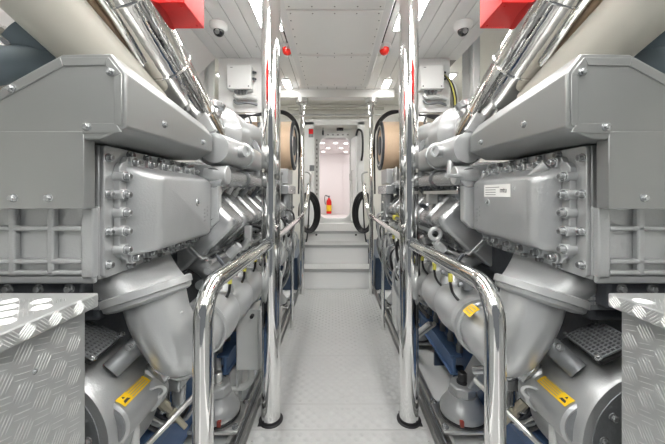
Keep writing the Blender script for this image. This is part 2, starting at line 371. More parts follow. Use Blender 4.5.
# ================================================================== AISLE STRUCTURE
for s in (-1,1):
    sd = 'left' if s < 0 else 'right'
    X = s*.4275
    t = thing('round_pillar', (X,1.86,0), 'thick polished stainless pillar standing on the %s edge of the aisle' % sd, 'pillar')
    m = MB(); m.lathe((X,1.86,.004),(0,0,1),[(0,.058),(2.845,.058)],40); m.build('tube','chrome',t)
    m = MB(); m.lathe((X,1.86,.001),(0,0,1),[(0,.074),(.004,.074),(.006,.062),(.02,.060)],40); m.box((X-s*.0-.05,1.86-.055,.001),(X+s*.07,1.86+.07,.004)); m.build('gasket','black',t)
    m = MB(); m.lathe((X,1.86,2.82),(0,0,1),[(0,.07),(.028,.07)],40); m.build('top_ring','steel',t)
    t = thing('post', (s*.485,4.2,0), 'slim stainless post at the foot of the steps on the %s' % sd, 'post')
    m = MB(); m.lathe((s*.485,4.2,-.02),(0,0,1),[(0,.033),(2.4,.033),(2.45,.022),(2.50,.022),(2.52,.045),(2.66,.045)],24); m.build('tube','chrome',t)
    m = MB(); m.lathe((s*.485,4.2,2.64),(0,0,1),[(0,.05),(.03,.05),(.03,.085),(.093,.085)],24); m.build('collar','steel',t)
    # hand rail
    XR = s*.435; XN = -.447 if s < 0 else .468; R = .11
    t = thing('handrail', (XR,2.5,0), 'polished tube handrail bending down at the near end, %s of the aisle' % sd, 'handrail')
    path = [(XN,.94,-.0),(XN,.94,1.10-R)]+arc((XN,.94+R,1.10-R),R,PI,PI/2,10,(0,1,0),(0,0,1))[1:]+[(XR,1.80,1.10)]
    m = MB(); m.tube(path,.031,24)
    m.build('near_tube','chrome',t)
    m = MB(); m.tube([(XR,1.92,1.10),(s*.47,4.05,1.10)]+[Vector(p) for p in smooth_path([(s*.475,4.22,1.12),(s*.44,4.40,1.25),(s*.42,4.5,1.5),(s*.43,4.5,1.56)],5)],.026,20); m.build('far_tube','chrome',t)
    m = MB(); m.lathe((XR,1.775,1.10),(0,1,0),[(0,.0315),(.0,.037),(.03,.037)],24); m.lathe((XR,1.915,1.10),(0,1,0),[(0,.034),(.03,.034),(.03,.026)],24); m.build('collar','chrome',t)
    m = MB(); m.tube([(s*.47,3.1,1.08),(s*.47,3.1,.0)],.018,14); m.build('stanchion','chrome',t)
    # second stair rail
    t = thing('stair_rail', (s*.43,4.7,.7), 'thin bent metal stair rail beside the black hose coil, %s side' % sd, 'handrail')
    m = MB(); m.tube(smooth_path([(s*.53,4.5,.9),(s*.45,4.6,1.25),(s*.40,4.62,1.62),(s*.41,4.62,1.72),(s*.48,4.62,1.74)],6),.016,12); m.build('tube','steel',t)
    m = MB(); m.lathe((s*.53,4.5,.82),(0,0,1),[(0,.03),(.01,.03),(.01,.018),(.09,.017)],14); m.build('socket','steel',t)
    # floor channel
    t = thing('floor_channel', (s*.585,2.6,0), 'steel floor channel running alongside the %s engine bed' % sd, 'channel')
    m = MB(); m.prism([(s*.540,.9,-.03),(s*.540,.9,.035),(s*.560,.9,.035),(s*.560,.9,.028),(s*.548,.9,.028),(s*.548,.9,-.022),(s*.622,.9,-.022),(s*.622,.9,.028),(s*.610,.9,.028),(s*.610,.9,.035),(s*.63,.9,.035),(s*.63,.9,-.03)],(0,3.4,0)); m.build('profile','steel',t)
    m = MB(); m.tube([(s*.572,.95,-.01),(s*.572,4.25,-.01)],.01,8); m.tube([(s*.598,.95,-.012),(s*.598,4.25,-.012)],.008,8); m.build('pipe','mid',t)
    # hose coil
    for k in range(4):
        m = MB(); c = Vector((s*(.44+.012*k),4.90+.06*k,1.10-.01*k)); pts=[]
        for i in range(33):
            a = 2*PI*i/32+.4*k; pts.append(c+Vector((s*(.17-.018*k)*math.cos(a), .03*math.sin(2*a), (.33-.02*k)*math.sin(a))))
        m.tube(pts,.017,8,cap=True)
        tag(m.build('hose_loop','black'), ['front','second','third','rearmost'][k]+' loop of black hose hanging %s of the steps' % sd, 'hose', 'black hose loops, %s of the steps' % sd)
    m = MB(); m.tube(smooth_path([(s*.44,4.9,1.38),(s*.46,5.0,1.0),(s*.5,5.0,.6),(s*.62,4.9,.2),(s*.7,4.9,-.02)],6),.012,8)
    tag(m.build('hose','black'), 'thin black hose trailing down beside the %s end of the steps' % sd, 'hose')
# steps
t = thing('steps', (0,4.44,0), 'white three-step stair with ribbed metal treads leading up to the doorway', 'steps')
lv = [(4.44,0,.295,.52),(4.75,.295,.60,.50),(5.15,.60,.767,.50)]
for k,(y,z0,z1,w) in enumerate(lv):
    ye = [4.75,5.15,6.70][k]
    m = MB(); m.box((-w,y,z0-.03),(w,ye,z1-.012)); m.build('riser_box','white',t,bevel=.004)
    m = MB(); m.box((-w-.01,y-.015,z1-.0118),(w+.01,min(ye,6.39),z1)); m.mi = 1; m.bars((-w+.01,y,z1),(1,0,0),(0,1,0),2*w-.02,min(ye,6.38)-y,.036,.0012,4)
    m.build('tread',['flooralu','bar'],t,recalc=False,smooth=False)
    m = MB(); m.box((-w-.01,y-.017,z1-.045),(w+.01,y-.0151,z1)); m.build('nosing','alu',t)
m = MB()
for s in (-1,1): m.lathe((s*.34,5.1495,.70),(0,-1,0),[(0,.018),(.004,.016)],14)
m.build('vent_hole','black',t)
# tank-like side under steps
for s in (-1,1):
    m = MB(); m.box((s*.58,4.46,-.03),(s*.9,6.3,.45)); tag(m.build('locker','navy',bevel=.01),'dark navy locker low down on the %s of the steps' % ('left' if s<0 else 'right'),'locker')
# door leaf, extinguisher etc
t = thing('watertight_door', (.40,6.3,.8), 'white door leaf standing open edge-on at the right of the doorway', 'door')
m = MB(); m.prism([(.335,6.66,.80),(.375,6.66,.80),(.455,6.30,.80),(.415,6.30,.80)],(0,0,1.82)); m.build('leaf','white',t,bevel=.008)
m = MB(); m.tube([(.35,6.52,1.70),(.31,6.50,1.70),(.30,6.50,1.84)],.012,8); m.tube([(.385,6.42,1.2),(.35,6.40,1.2),(.34,6.40,1.9),(.375,6.42,1.9)],.009,8); m.build('handle','steel',t)
for z in (1.0,1.7,2.4):
    m = MB(); m.box((.41,6.45,z-.03),(.475,6.57,z+.03)); m.build('hinge','steel',t,bevel=.005)
c = px(329,205,9.2)
t = thing('fire_extinguisher', c, 'red fire extinguisher with yellow label on the far wall through the doorway', 'extinguisher')
m = MB(); m.lathe((c.x,c.y-.08,c.z-.26),(0,0,1),[(0,.06),(.01,.078),(.36,.078),(.42,.055),(.46,.03),(.48,.025)],24); m.build('cylinder','red',t)
m = MB(); m.lathe((c.x,c.y-.08,c.z-.18),(0,0,1),[(0,.079),(.18,.079)],24,cap=False); m.build('label','yellow',t)
m = MB(); m.lathe((c.x,c.y-.08,c.z+.22),(0,0,1),[(0,.02),(.05,.02)],12); m.box((c.x-.08,c.y-.09,c.z+.26),(c.x+.03,c.y-.07,c.z+.285)); m.build('valve','dark',t)
m = MB(); m.tube(smooth_path([(c.x-.02,c.y-.08,c.z+.26),(c.x-.1,c.y-.1,c.z+.30),(c.x-.13,c.y-.1,c.z+.2),(c.x-.11,c.y-.1,c.z+.02)],6),.011,8); m.build('hose','black',t)
m = MB(); m.box((c.x-.03,c.y-.002,c.z-.1),(c.x+.03,c.y+.098,c.z+.1)); m.build('bracket','dark',t)
for k,(x,y) in enumerate(((-.32,7.3),(.0,7.3),(.25,7.35),(-.2,8.1),(.15,8.1),(-.35,8.8),(.3,8.8))):
    m = MB(); m.lathe((x,y,2.638),(0,0,-1),[(0,.05),(.006,.045)],16)
    tag(m.build('ceiling_spotlight','spot'), 'small round ceiling spotlight in the far room, %s' % ['nearest left','nearest middle','nearest right','middle left','middle right','farthest left','farthest right'][k], 'spotlight', None)
m = MB(); m.box((-1.1,7.2,2.62),(-.6,8.8,2.638)); m.box((.6,7.2,2.62),(1.1,8.8,2.638)); tag(m.build('ceiling_light','spot'),'pair of broad light panels in the far room ceiling','light')
c = px(340,127,6.62)
t = thing('bulkhead_lamp', c, 'small black boxed lamp mounted above the doorway', 'lamp')
m = MB(); m.box((c.x-.075,6.60,c.z-.07),(c.x+.075,6.695,c.z+.05)); m.build('housing','dark',t,bevel=.008)
m = MB(); m.lathe((c.x,6.60,c.z-.015),(0,-1,0),[(0,.04),(.012,.036)],16); m.build('lens','glass',t)
m = MB(); m.tube([(c.x-.05,6.65,c.z+.05),(c.x-.05,6.65,c.z+.13)],.01,8); m.tube([(c.x+.05,6.65,c.z+.05),(c.x+.05,6.65,c.z+.13)],.01,8); m.build('bracket','dark',t)
c = px(323,131,6.6)
m = MB(); m.tube([(c.x,6.6,c.z+.16),(c.x,6.6,c.z)],.007,8); m.lathe((c.x,6.6,c.z+.01),(0,0,-1),[(0,.02),(.07,.024),(.10,.015)],12)
tag(m.build('hanging_switch','dark'),'dark pull handle hanging at the upper left of the doorway','switch')
c = px(311,133,6.33)
t = thing('warning_sign', c, 'tiny red and grey sign on the left door jamb', 'sign')
m = MB(); m.box((c.x-.05,6.325,c.z-.09),(c.x+.05,6.3395,c.z+.09)); m.build('plate','mid',t)
m = MB(); m.box((c.x-.045,6.322,c.z-.02),(c.x+.045,6.3249,c.z+.08)); m.build('red_field','red',t)
c = px(312,168,6.33); m = MB(); m.box((c.x-.05,6.325,c.z-.06),(c.x+.05,6.3395,c.z+.06)); tag(m.build('wall_switch','mid',bevel=.004),'grey switch plate low on the left door jamb','switch')
m = MB(); m.tube(smooth_path([(.43,6.30,2.62),(.47,6.28,2.75),(.55,6.25,2.66),(.56,6.25,2.3),(.54,6.3,2.1)],5),.022,8); tag(m.build('cable','black'),'thick black cable beside the open door leaf','cable')

# ================================================================== ENGINES
V45 = math.sqrt(.5)
def engine(s):
    sd = 'left' if s < 0 else 'right'
    L = s < 0
    root = thing('ship_engine', (s*1.35,2.4,.0), 'silver grey marine diesel engine on the %s side, %s' % (sd, 'plain smooth side cover' if L else 'side cover carrying a white label'), 'engine')
    P = lambda u,y,z: (s*u,y,z)
    # --- core
    m = MB(); m.box(P(.86,1.05,.95),P(1.84,3.85,1.50)); m.box(P(1.0,1.05,.35),P(1.7,3.85,.95)); m.build('engine_block','dark',root,bevel=.02)  # coloured dark for the shadows between elbow and flywheel
    m = MB()
    m.prism([P(.80,.975,1.12),P(.80,.975,1.56),P(1.9,.975,1.56),P(1.9,.975,1.12)],(0,.62,0)); m.build('cooler_housing','cast',root,bevel=.006)
    # --- hood
    out = [(.66,1.60),(.66,1.765),(.705,1.823),(.853,1.82),(1.20,1.63),(1.5,1.63),(1.85,1.82),(2.04,1.76),(2.04,1.60)]
    m = MB(); m.loft([[P(u,.90,z) for u,z in out]+[P(1.95,.90,1.56),P(.74,.90,1.565)], [P(u,1.54,z+(.015 if z<1.62 else -.07 if z > 1.7 else -.02)) for u,z in out]+[P(1.95,1.54,1.57),P(.74,1.54,1.572)]])
    hood = m.build('hood','hood',root,bevel=.006,seg=3)
    # raised flange round the front edge
    m = MB(); fl = [(.672,1.605),(.672,1.76),(.712,1.81),(.855,1.808),(1.20,1.617)]; inn_ = [(.695,1.605),(.695,1.752),(.722,1.785),(.848,1.783),(1.20,1.592)]
    for i in range(4):
        a,b = fl[i],fl[i+1]; c_,d_ = inn_[i+1],inn_[i]
        m.prism([P(a[0],.8965,a[1]),P(b[0],.8965,b[1]),P(c_[0],.8965,c_[1]),P(d_[0],.8965,d_[1])],(0,.0038,0))
    m.prism([P(.672,.8965,1.585),P(.69,.8965,1.612),P(.79,.8965,1.612),P(.79,.8965,1.58)],(0,.0038,0)); m.build('hood_flange','hood',root,bevel=.0015)
    for q in ((.705,1.765),(1.0,1.715),(.775,1.600)): put(H_M,P(q[0],.8965,q[1]),(0,-1,0),root).scale=(.8,)*3
    for y,z in ((1.10,1.655),(1.42,1.645)): put(H_M,P(.66,y,z),(-s,0,0),root).scale=(.85,)*3
    # --- lower front cover
    m = MB(); m.prism([P(.787,.899,1.355),P(.787,.899,1.588),P(1.95,.899,1.588),P(1.95,.899,1.355)],(0,.043,0)); m.build('front_cover','hood',root,bevel=.002)
    for u in (.892,.997,1.25): put(H_M,P(u,.899,1.388),(0,-1,0),root).scale=(.8,)*3
    # ribbed casting
    m = MB(); m.box(P(.795,.965,1.135),P(1.92,.976,1.36))
    m.box(P(.795,.942,1.135),P(.833,.966,1.356)); 
    u = .833; 
    for w_ in (.088,.10,.10,.10,.10,.1,.1,.1,.1): 
        u += w_; m.box(P(u,.944,1.14),P(u+.022,.966,1.356)); u += .022
    for z in (1.142,1.178,1.283): m.box(P(.833,.944,z),P(1.92,.966,z+.016))
    m.box(P(.797,.95,1.115),P(1.92,.966,1.14)); m.build('ribbed_casting','cast',root,bevel=.007,seg=3)
    # --- side plate
    m = MB(); pl = [(.985,1.125),(.975,1.135),(.975,1.55),(.985,1.56),(1.60,1.55),(1.60,1.135),(1.50,1.128)]
    m.prism([P(.80,y,z) for y,z in pl],(-s*.016,0,0)); m.build('flange_plate','cast',root,bevel=.003)
    # scalloped cover flange
    m = MB()
    pts = []
    for i in range(6): y = 1.075+i*.095; pts += [(y-.027,1.512),(y-.02,1.530),(y+.02,1.530),(y+.027,1.512)]
    pts += [(1.585,1.505)]; pts += [(1.585,1.18)]
    for i in range(6): y = 1.55-i*.095; pts += [(y+.027,1.172),(y+.02,1.155),(y-.02,1.155),(y-.027,1.172)]
    pts += [(1.03,1.18),(1.015,1.20),(1.015,1.49),(1.03,1.51)]
    m.prism([P(.7838,y,z) for y,z in pts],(-s*.022,0,0)); m.build('cover_flange','cast',root,bevel=.003)
    # raised cover
    m = MB()
    def ring(u,y0,y1,z0,z1,r):
        return [P(u,(y0+y1)/2+a,(z0+z1)/2+b) for a,b in rr((y1-y0)/2,(z1-z0)/2,r,4)]
    if L: rings = [ring(.7616,1.045,1.575,1.18,1.50,.02), ring(.745,1.05,1.572,1.182,1.498,.022), ring(.69,1.095,1.565,1.192,1.475,.03), ring(.679,1.108,1.56,1.20,1.468,.03), ring(.674,1.125,1.55,1.21,1.458,.025)]
    else: rings = [ring(.7616,1.05,1.575,1.185,1.50,.03), ring(.735,1.055,1.57,1.195,1.485,.03), ring(.70,1.075,1.56,1.205,1.472,.03), ring(.686,1.09,1.55,1.215,1.462,.03), ring(.681,1.105,1.54,1.225,1.452,.025)]
    m.loft(rings); m.build('side_cover','cast' if L else 'cast',root,ang=50)
    uf = .674 if L else .681
    m = MB(); m.lathe(P(uf+.002,1.40,1.36),(-s,0,0),[(0,.018),(.006,.016),(.006,.008),(.001,.007)],20); m.build('boss','cast',root)
    put(B_S,P(uf,1.40,1.36),(-s,0,0),root).scale=(.6,.6,.6)
    m = MB()
    for k in range(4): m.box(P(uf-.0015,1.47 if L else 1.50,1.32-k*.018),P(uf+.002,1.495 if L else 1.52,1.328-k*.018))
    for k in range(3): m.box(P(uf-.0015,1.505 if L else 1.475,1.33-k*.02),P(uf+.002,1.512 if L else 1.482,1.342-k*.02))
    m.build('cast_mark','cast',root,bevel=.001)
    if not L:
        for (ya,za,yb,zb) in ((1.10,1.505,1.20,1.42),(1.56,1.50,1.50,1.43),(1.54,1.20,1.50,1.25)):
            dz = Vector((0,yb-ya,zb-za)).normalized()
            m = MB(); m.cyl(P(.750,ya,za),P(.684,yb,zb),.026,.008,14); m.build('web','cast',root)
        m = MB(); m.box(P(.6795,1.22,1.388),P(.6812,1.43,1.442)); lab = m.build('nameplate','paper',root)
        m = MB()
        for k in range(4):
            m.box(P(.6792,1.33 if k!=3 else 1.30,1.395+k*.011),P(.6796,1.42,1.3985+k*.011))
        m.build('print','groove',lab)
        rot = Matrix.Translation(P(.6790,1.27,1.416)) @ Matrix.Rotation(-PI/2,4,'Z') @ Matrix.Rotation(PI/2,4,'X')
        text_mesh('mtu', .032, 'lettering', 'ink', rot, lab)
    # long horizontal bosses with bolts near edge
    for k in range(5):
        z = 1.21+k*.0625
        m = MB(); m.cyl(P(.785,1.028,z),P(.750,1.028,z),.0205,.019,18); m.box(P(.7616,1.028,z-.017),P(.752,1.08,z+.017)); m.build('boss','cast',root,bevel=.002)
        put(B_M,P(.750,1.028,z),(-s,0,0),root)
    for z in (1.165,1.275,1.40,1.52): put(B_S,P(.784,.992,z),(-s,0,0),root).scale=(1.2,)*3
    for k in range(6):
        y = 1.075+k*.095
        for zz, zb in ((1.513,1.541),(1.172,1.142)):
            m = MB(); m.lathe(P(.7618,y,zz),(-s,0,0),[(-.004,.021),(.010,.020),(.012,.017)],18); m.build('boss','cast',root)
            put(B_M,P(.750,y,zz),(-s,0,0),root); put(B_S,P(.784,y+.02,zb),(-s,0,0),root).scale=(1.3,)*3
    for k in range(6): put(B_M,P(.7618,1.575,1.20+k*.055),(-s,0,0),root).scale=(.8,)*3
    # corner lug and edge box at far end
    m = MB(); m.prism([P(.80,1.565,1.19),P(.68,1.565,1.22),P(.64,1.565,1.26),P(.64,1.565,1.50),P(.68,1.565,1.55),P(.80,1.565,1.56)],(0,.05,0)); m.build('end_flange','light',root,bevel=.008,seg=3)
    m = MB(); m.cyl(P(.72,1.60,1.50),P(.60,1.60,1.50),.05,.05,20); m.build('coolant_outlet','light',root,bevel=.006)
    # --- elbow
    ax = Vector((s*.32,.12,1)).normalized(); fc = Vector(P(.745,1.15,1.028)); fx, fy = frame(ax); rings = []
    for q in range(11):
        t_ = (q/10)**1.7; rg_ = []
        for i in range(36):
            a = 2*PI*i/36; ca, sa = math.cos(a), math.sin(a)
            top = Vector(P(.915,1.25,1.15))+Vector((math.copysign(abs(ca)**.7,ca)*.12, math.copysign(abs(sa)**.7,sa)*.22,0))
            bot = fc+(Vector((1,0,0))-ax*ax.x).normalized()*ca*.136+ax.cross((Vector((1,0,0))-ax*ax.x).normalized())*sa*.136
            z_ = 1.15+(bot.z-1.15)*(q/10); v = top*(1-t_)+bot*t_; v.z = z_; rg_.append(v)
        rings.append(rg_)
    m = MB(); m.loft(rings); m.build('upper_elbow','cast',root,ang=60)
    ax = Vector((s*.32,.12,1)).normalized()
    m = MB(); c = Vector(P(.745,1.15,1.02)); m.lathe(c-ax*.030,ax,[(0,.112),(.006,.138),(.012,.146),(.026,.148),(.028,.155),(.052,.155),(.056,.148)],48); m.build('elbow_flange','light',root,ang=40)
    m = MB()
    pth = smooth_path([P(.722,1.15,1.01),P(.700,1.145,.94),P(.668,1.155,.862),P(.640,1.19,.790),P(.634,1.28,.782),P(.632,1.38,.79)],5); n = len(pth)
    m.tube(pth,[.108-.006*min(1,i/8) for i in range(n)],36); m.build('lower_elbow','light',root)
    x_, y_ = frame(ax)
    for k in range(8):
        a = 2*PI*k/8+.2; put(H_M,c+(x_*math.cos(a)+y_*math.sin(a))*.141+ax*.016,ax,root).scale=(.7,.7,.7)
    for (u,y,z) in ((.600,1.11,.945),(.575,1.20,.86)):
        m = MB(); m.box(P(u,y,z),P(u+.02,y+.03,z+.02)); m.build('lug','light',root,bevel=.003)
    # bracket bar by tread box
    m = MB(); m.box(P(.795,1.03,1.0),P(.93,1.09,1.085)); m.build('bracket_bar','mid',root,bevel=.004)
    m = MB()
    for r_ in range(3):
        for k in range(6): m.box(P(.81+k*.011,1.0285,1.02+r_*.016),P(.817+k*.011,1.0301,1.03+r_*.016))
    m.build('cast_lettering','cast',root)
    m = MB(); m.box(P(.86,.98,1.02),P(1.8,1.05,1.12)); m.build('shadow_block','dark',root,bevel=.01)  # dark block put in for the black shadow under the casting
    for u in (.90,1.0,1.1,1.2): put(H_L,P(u,.98,1.09),(0,-1,0),root).scale=(.7,)*3
    # --- head covers
    y0 = 1.575 if L else 1.70; pitch = .245
    A = Vector((.552,0,1.242)); da = Vector((V45,0,V45)); db = Vector((V45,0,-V45))
    def W(a,b,y): v = A+da*a+db*b; return P(v.x,y,v.z)
    N = 9 if L else 8
    for k in range(N):
        y = y0+k*pitch; w_ = .212
        def rg(y,i,R=.045): # cross-section ring inset
            return [W(i,.25,y)]+[W(i+R-R*math.cos(q*PI/8),i+R-R*math.sin(q*PI/8),y) for q in range(5)]+[W(.34-i-R+R*math.sin(q*PI/8),i+R-R*math.cos(q*PI/8),y) for q in range(5)]+[W(.34-i,.25,y)]
        m = MB(); m.loft([rg(y+.0,.024),rg(y+.005,.012),rg(y+.016,.004),rg(y+.03,.0),rg(y+w_-.03,0),rg(y+w_-.016,.004),rg(y+w_-.005,.012),rg(y+w_,.024)]); hc = m.build('cylinder_head_cover','silver',root,bevel=.006,seg=2,ang=50)
        m = MB(); m.prism([W(-.010,.25,y-.006),W(-.010,.264,y-.006),W(.345,.264,y-.006),W(.345,.25,y-.006)],(0,w_+.016,0)); m.build('gasket_rim','light',hc,bevel=.003)
        m = MB(); m.prism([W(.10,.05,y),W(.17,.24,y),W(.13,.24,y)],(0,-.012,0)); m.build('rib','silver',hc,bevel=.003)
        m = MB(); m.prism([W(.015,.264,y+.0),W(.03,.40,y+.0),W(.30,.40,y+.0),W(.32,.264,y+.0)],(0,w_,0)); m.build('cylinder_head','cast',root,bevel=.015,seg=3)
        for bq in (.04,.165):
            put(H_M,W(-.010,.257,y+bq),(-s*V45,0,-V45),root).scale=(.8,.8,.8)
        # injector pipe stub, connector
        if k < 7:
            yc = (1.475 if L else 1.51)+k*.24
            q = Vector(P(.548,yc,1.00))
            m = MB(); m.tube(smooth_path([P(.64,yc+.07,1.08),P(.585,yc+.04,1.03),q],4),.010,8); cb = m.build('injector_lead','dark',root)
            m = MB(); m.lathe(q,(0,-.1,-1),[(0,.011),(.040,.011),(.040,.008)],12); m.build('yellow_sleeve','ytip',root)
            m = MB(); m.tube(smooth_path([q-Vector((0,0,.040)),P(.555,yc-.01,.91),P(.58,yc-.05,.875),P(.62,yc-.06,.87)],5),.007,8); m.build('injector_lead','black',root)
            m = MB(); m.box(P(.60,yc-.05,.93),P(.64,yc+.02,.975)); m.lathe(P(.60,yc-.02,.95),(-s,0,0),[(0,.014),(.02,.014)],6); m.build('sensor_block','mid',root,bevel=.004)
            m = MB(); m.lathe(P(.60,y+.10,1.08),(-s*.7,0,.7),[(-.03,.028),(.03,.028),(.03,.020),(.05,.020)],10); m.build('plug','light',root)
        # runner
        m = MB(); m.tube(smooth_path([W(.06,.34,y+.10),P(.72,y+.08,.98),P(.655,y+.04,.90),P(.63,y+.02,.85)],4),[.055]*4+[.058]*4+[.07]*5,14); m.build('intake_runner','cast',root)
    # manifold
    m = MB(); pts=[]; rs=[]; n = 90
    for i in range(n+1):
        y = 1.36+(3.75-1.36)*i/n; pts.append(P(.63,y,.80)); ph = ((y-y0)/pitch)%1; rs.append(.090+.034*abs(math.sin(PI*ph))**.6)
    m.tube(pts,rs,26); m.build('manifold','light',root,ang=60)
    m = MB(); m.torus(P(.63,1.33,.80),(0,1,0),.114,.008,32,8); m.build('clamp_ring','cast',root)
    # yellow sticker on the elbow end (curved patch)
    if not L:
        m = MB(); rg=[]
        for j in range(2):
            rg.append([P(.63-.1235*math.cos(a),1.27+.07*j,.797+.1235*math.sin(a)) for a in [.72+.075*i for i in range(7)]])
        m.loft(rg,cap=False,closed=False); st=m.build('warning_sticker','yellow',root)
        m = MB()
        for k in range(3): m.loft([[P(.63-.1242*math.cos(a),1.28+.05*j,.797+.1242*math.sin(a)) for a in [.80+.12*k+.02*i for i in range(3)]] for j in range(2)],cap=False,closed=False)
        m.build('print','brass',st)
    # fuel rail / pipes between heads and manifold
    for (u,z,r,mt) in ((.66,1.02,.018,'cast'),(.645,1.065,.010,'steel'),(.70,.95,.022,'mid')):
        m = MB(); m.tube([P(u,y0-.1,z),P(u,3.7,z)],r,10); m.build('fuel_line',mt,root)
    # lifting eye
    if not L: m = MB(); m.torus(P(.57,1.80,1.16),(0,1,0),.032,.013,20,8); m.cyl(P(.575,1.80,1.13),P(.62,1.80,1.05),.014); m.build('lifting_eye','light',root)
    else: m = MB(); m.box(P(.555,1.88,1.10),P(.60,1.91,1.20)); m.cyl(P(.575,1.89,1.12),P(.62,1.89,1.05),.016); m.build('lifting_eye','light',root,bevel=.004)
    # hoses, clips and sensors along the far half
    rnd = random.Random(3 if L else 5)
    for k in range(34):
        y = 1.95+k*.055; z = rnd.uniform(.62,1.12); u = rnd.uniform(.50,.545)
        m = MB(); m.tube(smooth_path([P(.64,y,z+.12),P(u,y+.02,z+.08),P(u-.01,y+.05,z-.05),P(u+.05,y+.08,z-.2),P(.66,y+.1,z-.28)],4),rnd.choice((.007,.010,.013)),8)
        m.build('hose',rnd.choice(('steel','black','boxg','mid','light','black')),root)
    for k in range(26):
        y = 2.0+k*.068; z = rnd.uniform(.6,1.35); u = rnd.uniform(.56,.62); r_ = rnd.uniform(.014,.03)
        m = MB()
        if k%3: m.lathe(P(u+.04,y,z),(-s,rnd.uniform(-.4,.4),rnd.uniform(-.3,.6)),[(0,r_*1.3),(.02,r_*1.3),(.02,r_),(.06,r_),(.065,r_*.7),(.08,r_*.6)],10)
        else: m.box(P(u,y,z),P(u+.06,y+.05,z+rnd.uniform(.03,.07)))
        m.build('sensor',rnd.choice(('dark','silver','mid','steel','light','ytip' if k%2 else 'dark')),root,bevel=.002)
    for k in range(4):
        m = MB(); z = (.62,.70,1.12,1.16)[k]; m.tube([P(.56+.01*k,1.9,z),P(.56+.01*k,3.8,z)],(.012,.009,.010,.014)[k],8); m.build('loom',('black','steel','black','mid')[k],root)
    # --- top pipes
    m = MB(); pth=smooth_path([P(.66,1.56,1.64),P(.645,1.75,1.645),P(.64,2.15,1.65),P(.66,2.35,1.65),P(.75,2.5,1.66)],5)
    m.tube(pth,[.078]*len(pth),26); cp=m.build('coolant_pipe','light',root)
    m = MB(); m.torus(P(.641,1.95,1.648),(0,1,0),.078,.010,28,8); m.build('clamp_ring','light',root)
    m = MB(); m.cyl(P(.60,1.72,1.64),P(.535,1.69,1.64),.034,.032,22); m.lathe(P(.535,1.69,1.64),(-s*1,-.45,0),[(0,.032),(.006,.032),(.006,.02),(-.02,.018)],22); m.build('pipe_boss','light',root)
    m = MB(); m.tube([P(.67,1.56,1.485),P(.66,1.70,1.49),P(.655,2.05,1.50),P(.655,3.5,1.50)],[.052,.052,.048,.045],22); m.build('coolant_pipe','silver',root)
    m = MB(); m.torus(P(.655,2.0,1.50),(0,1,0),.052,.010,24,8); m.build('clamp_ring','mid',root)
    m = MB(); m.prism([P(.60,2.42,1.50),P(.60,2.42,1.68),P(.66,2.42,1.82),P(.80,2.42,1.92),P(.80,2.42,1.86),P(.69,2.42,1.78),P(.64,2.42,1.66),P(.64,2.42,1.50)],(0,.02,0)); m.build('bracket_plate','silver',root,bevel=.003)
    # intercooler / turbo group
    m = MB(); m.lathe(P(.86,1.95,1.80),(-s*.2,1,0),[(-.20,.09),(-.16,.12),(-.05,.135),(.05,.15),(.10,.19),(.22,.19),(.28,.14),(.36,.10),(.45,.09)],30); m.build('turbocharger','light',root)
    m = MB(); m.torus(P(.85,2.1,1.80),(-s*.2,1,0),.14,.07,36,14); m.build('turbine_volute','light',root)
    m = MB()
    for i,rr_ in ((0,.145),(1,.20)): m.lathe(P(.86-.0*i,1.90+.17*i,1.80),(-s*.2,1,0),[(0,rr_),(.018,rr_)],30)
    m.build('turbine_flange','light',root,bevel=.003)
    for k in range(12):
        a = 2*PI*k/12; put(H_M,Vector(P(.85,2.065,1.80))+Vector((.18*math.cos(a),0,.18*math.sin(a))),(0,-1,0),root)
    m = MB(); m.box(P(.80,2.6,1.52),P(1.8,3.8,1.68)); m.build('charge_air_duct','silver',root,bevel=.03,seg=3)
    m = MB(); m.tube(smooth_path([P(.80,2.3,1.86),P(.76,2.6,1.9),P(.74,2.9,1.85),P(.76,3.2,1.78)],5),[.10]*16,22); m.build('compressor_pipe','light',root)
    # filter canister
    m = MB(); m.lathe(P(.80,1.78,1.76),(-s*.35,.1,1),[(0,.03),(.01,.045),(.15,.045),(.16,.040),(.17,.05),(.20,.05),(.21,.02)],22); m.build('filter_canister','silver',root)
    m = MB(); m.prism([P(.73,1.62,1.72),P(.68,1.62,1.75),P(.78,1.62,1.92),P(.84,1.62,1.90)],(0,.04,0)); m.build('bracket_plate','light',root,bevel=.004)
    for k in range(9):
        y = 2.30+k*.15
        m = MB(); r_ = rnd.choice((.02,.028,.035)); m.lathe(P(.63+.02*(k%3),y,1.58),(0,0,1),[(-.05,r_),(.02,r_),(.02,r_*1.4),(.05,r_*1.4),(.05,r_*.7),(.11,r_*.6)],12); m.build('sensor',rnd.choice(('light','mid','steel','silver')),root)
    for k in range(14):
        y = y0+.03+k*.13; m = MB(); m.lathe(P(.68+.02*(k%2),y,1.39+.02*(k%3)),(-s*.5,0,.8),[(-.03,.018),(.03,.018),(.03,.012),(.06,.012)],8); m.tube(smooth_path([P(.67,y,1.43),P(.64,y+.03,1.46),P(.66,y+.08,1.44)],3),.008,6)
        m.build('valve_fitting',rnd.choice(('dark','mid','steel')),root)
    if not L:
        m = MB(); m.tube([P(.665,1.58,1.49),P(.53,1.52,1.494)],[.012,.010],12); m.lathe(P(.61,1.66,1.49),(0,0,1),[(0,.022),(.09,.020),(.10,.015)],14); m.build('drain_pipe','light',root)
        m = MB(); m.box(P(.62,1.60,1.40),P(.625,2.2,1.42)); m.build('strap','steel',root)
    # round air filter
    t2 = MB(); t2.lathe(P(1.25,3.6,1.976),(-s,0,0),[(0,.285),(.735,.285)],48); af = t2.build('air_filter','tan',root,ang=50)
    m = MB(); m.lathe(P(.525,3.6,1.976),(-s,0,0),[(0,.27),(0,.292),(.016,.292),(.020,.285),(.02,.20),(.0,.19),(.0,.12),(.02,.11),(.02,.001)],48); m.build('end_cap','dark',af)
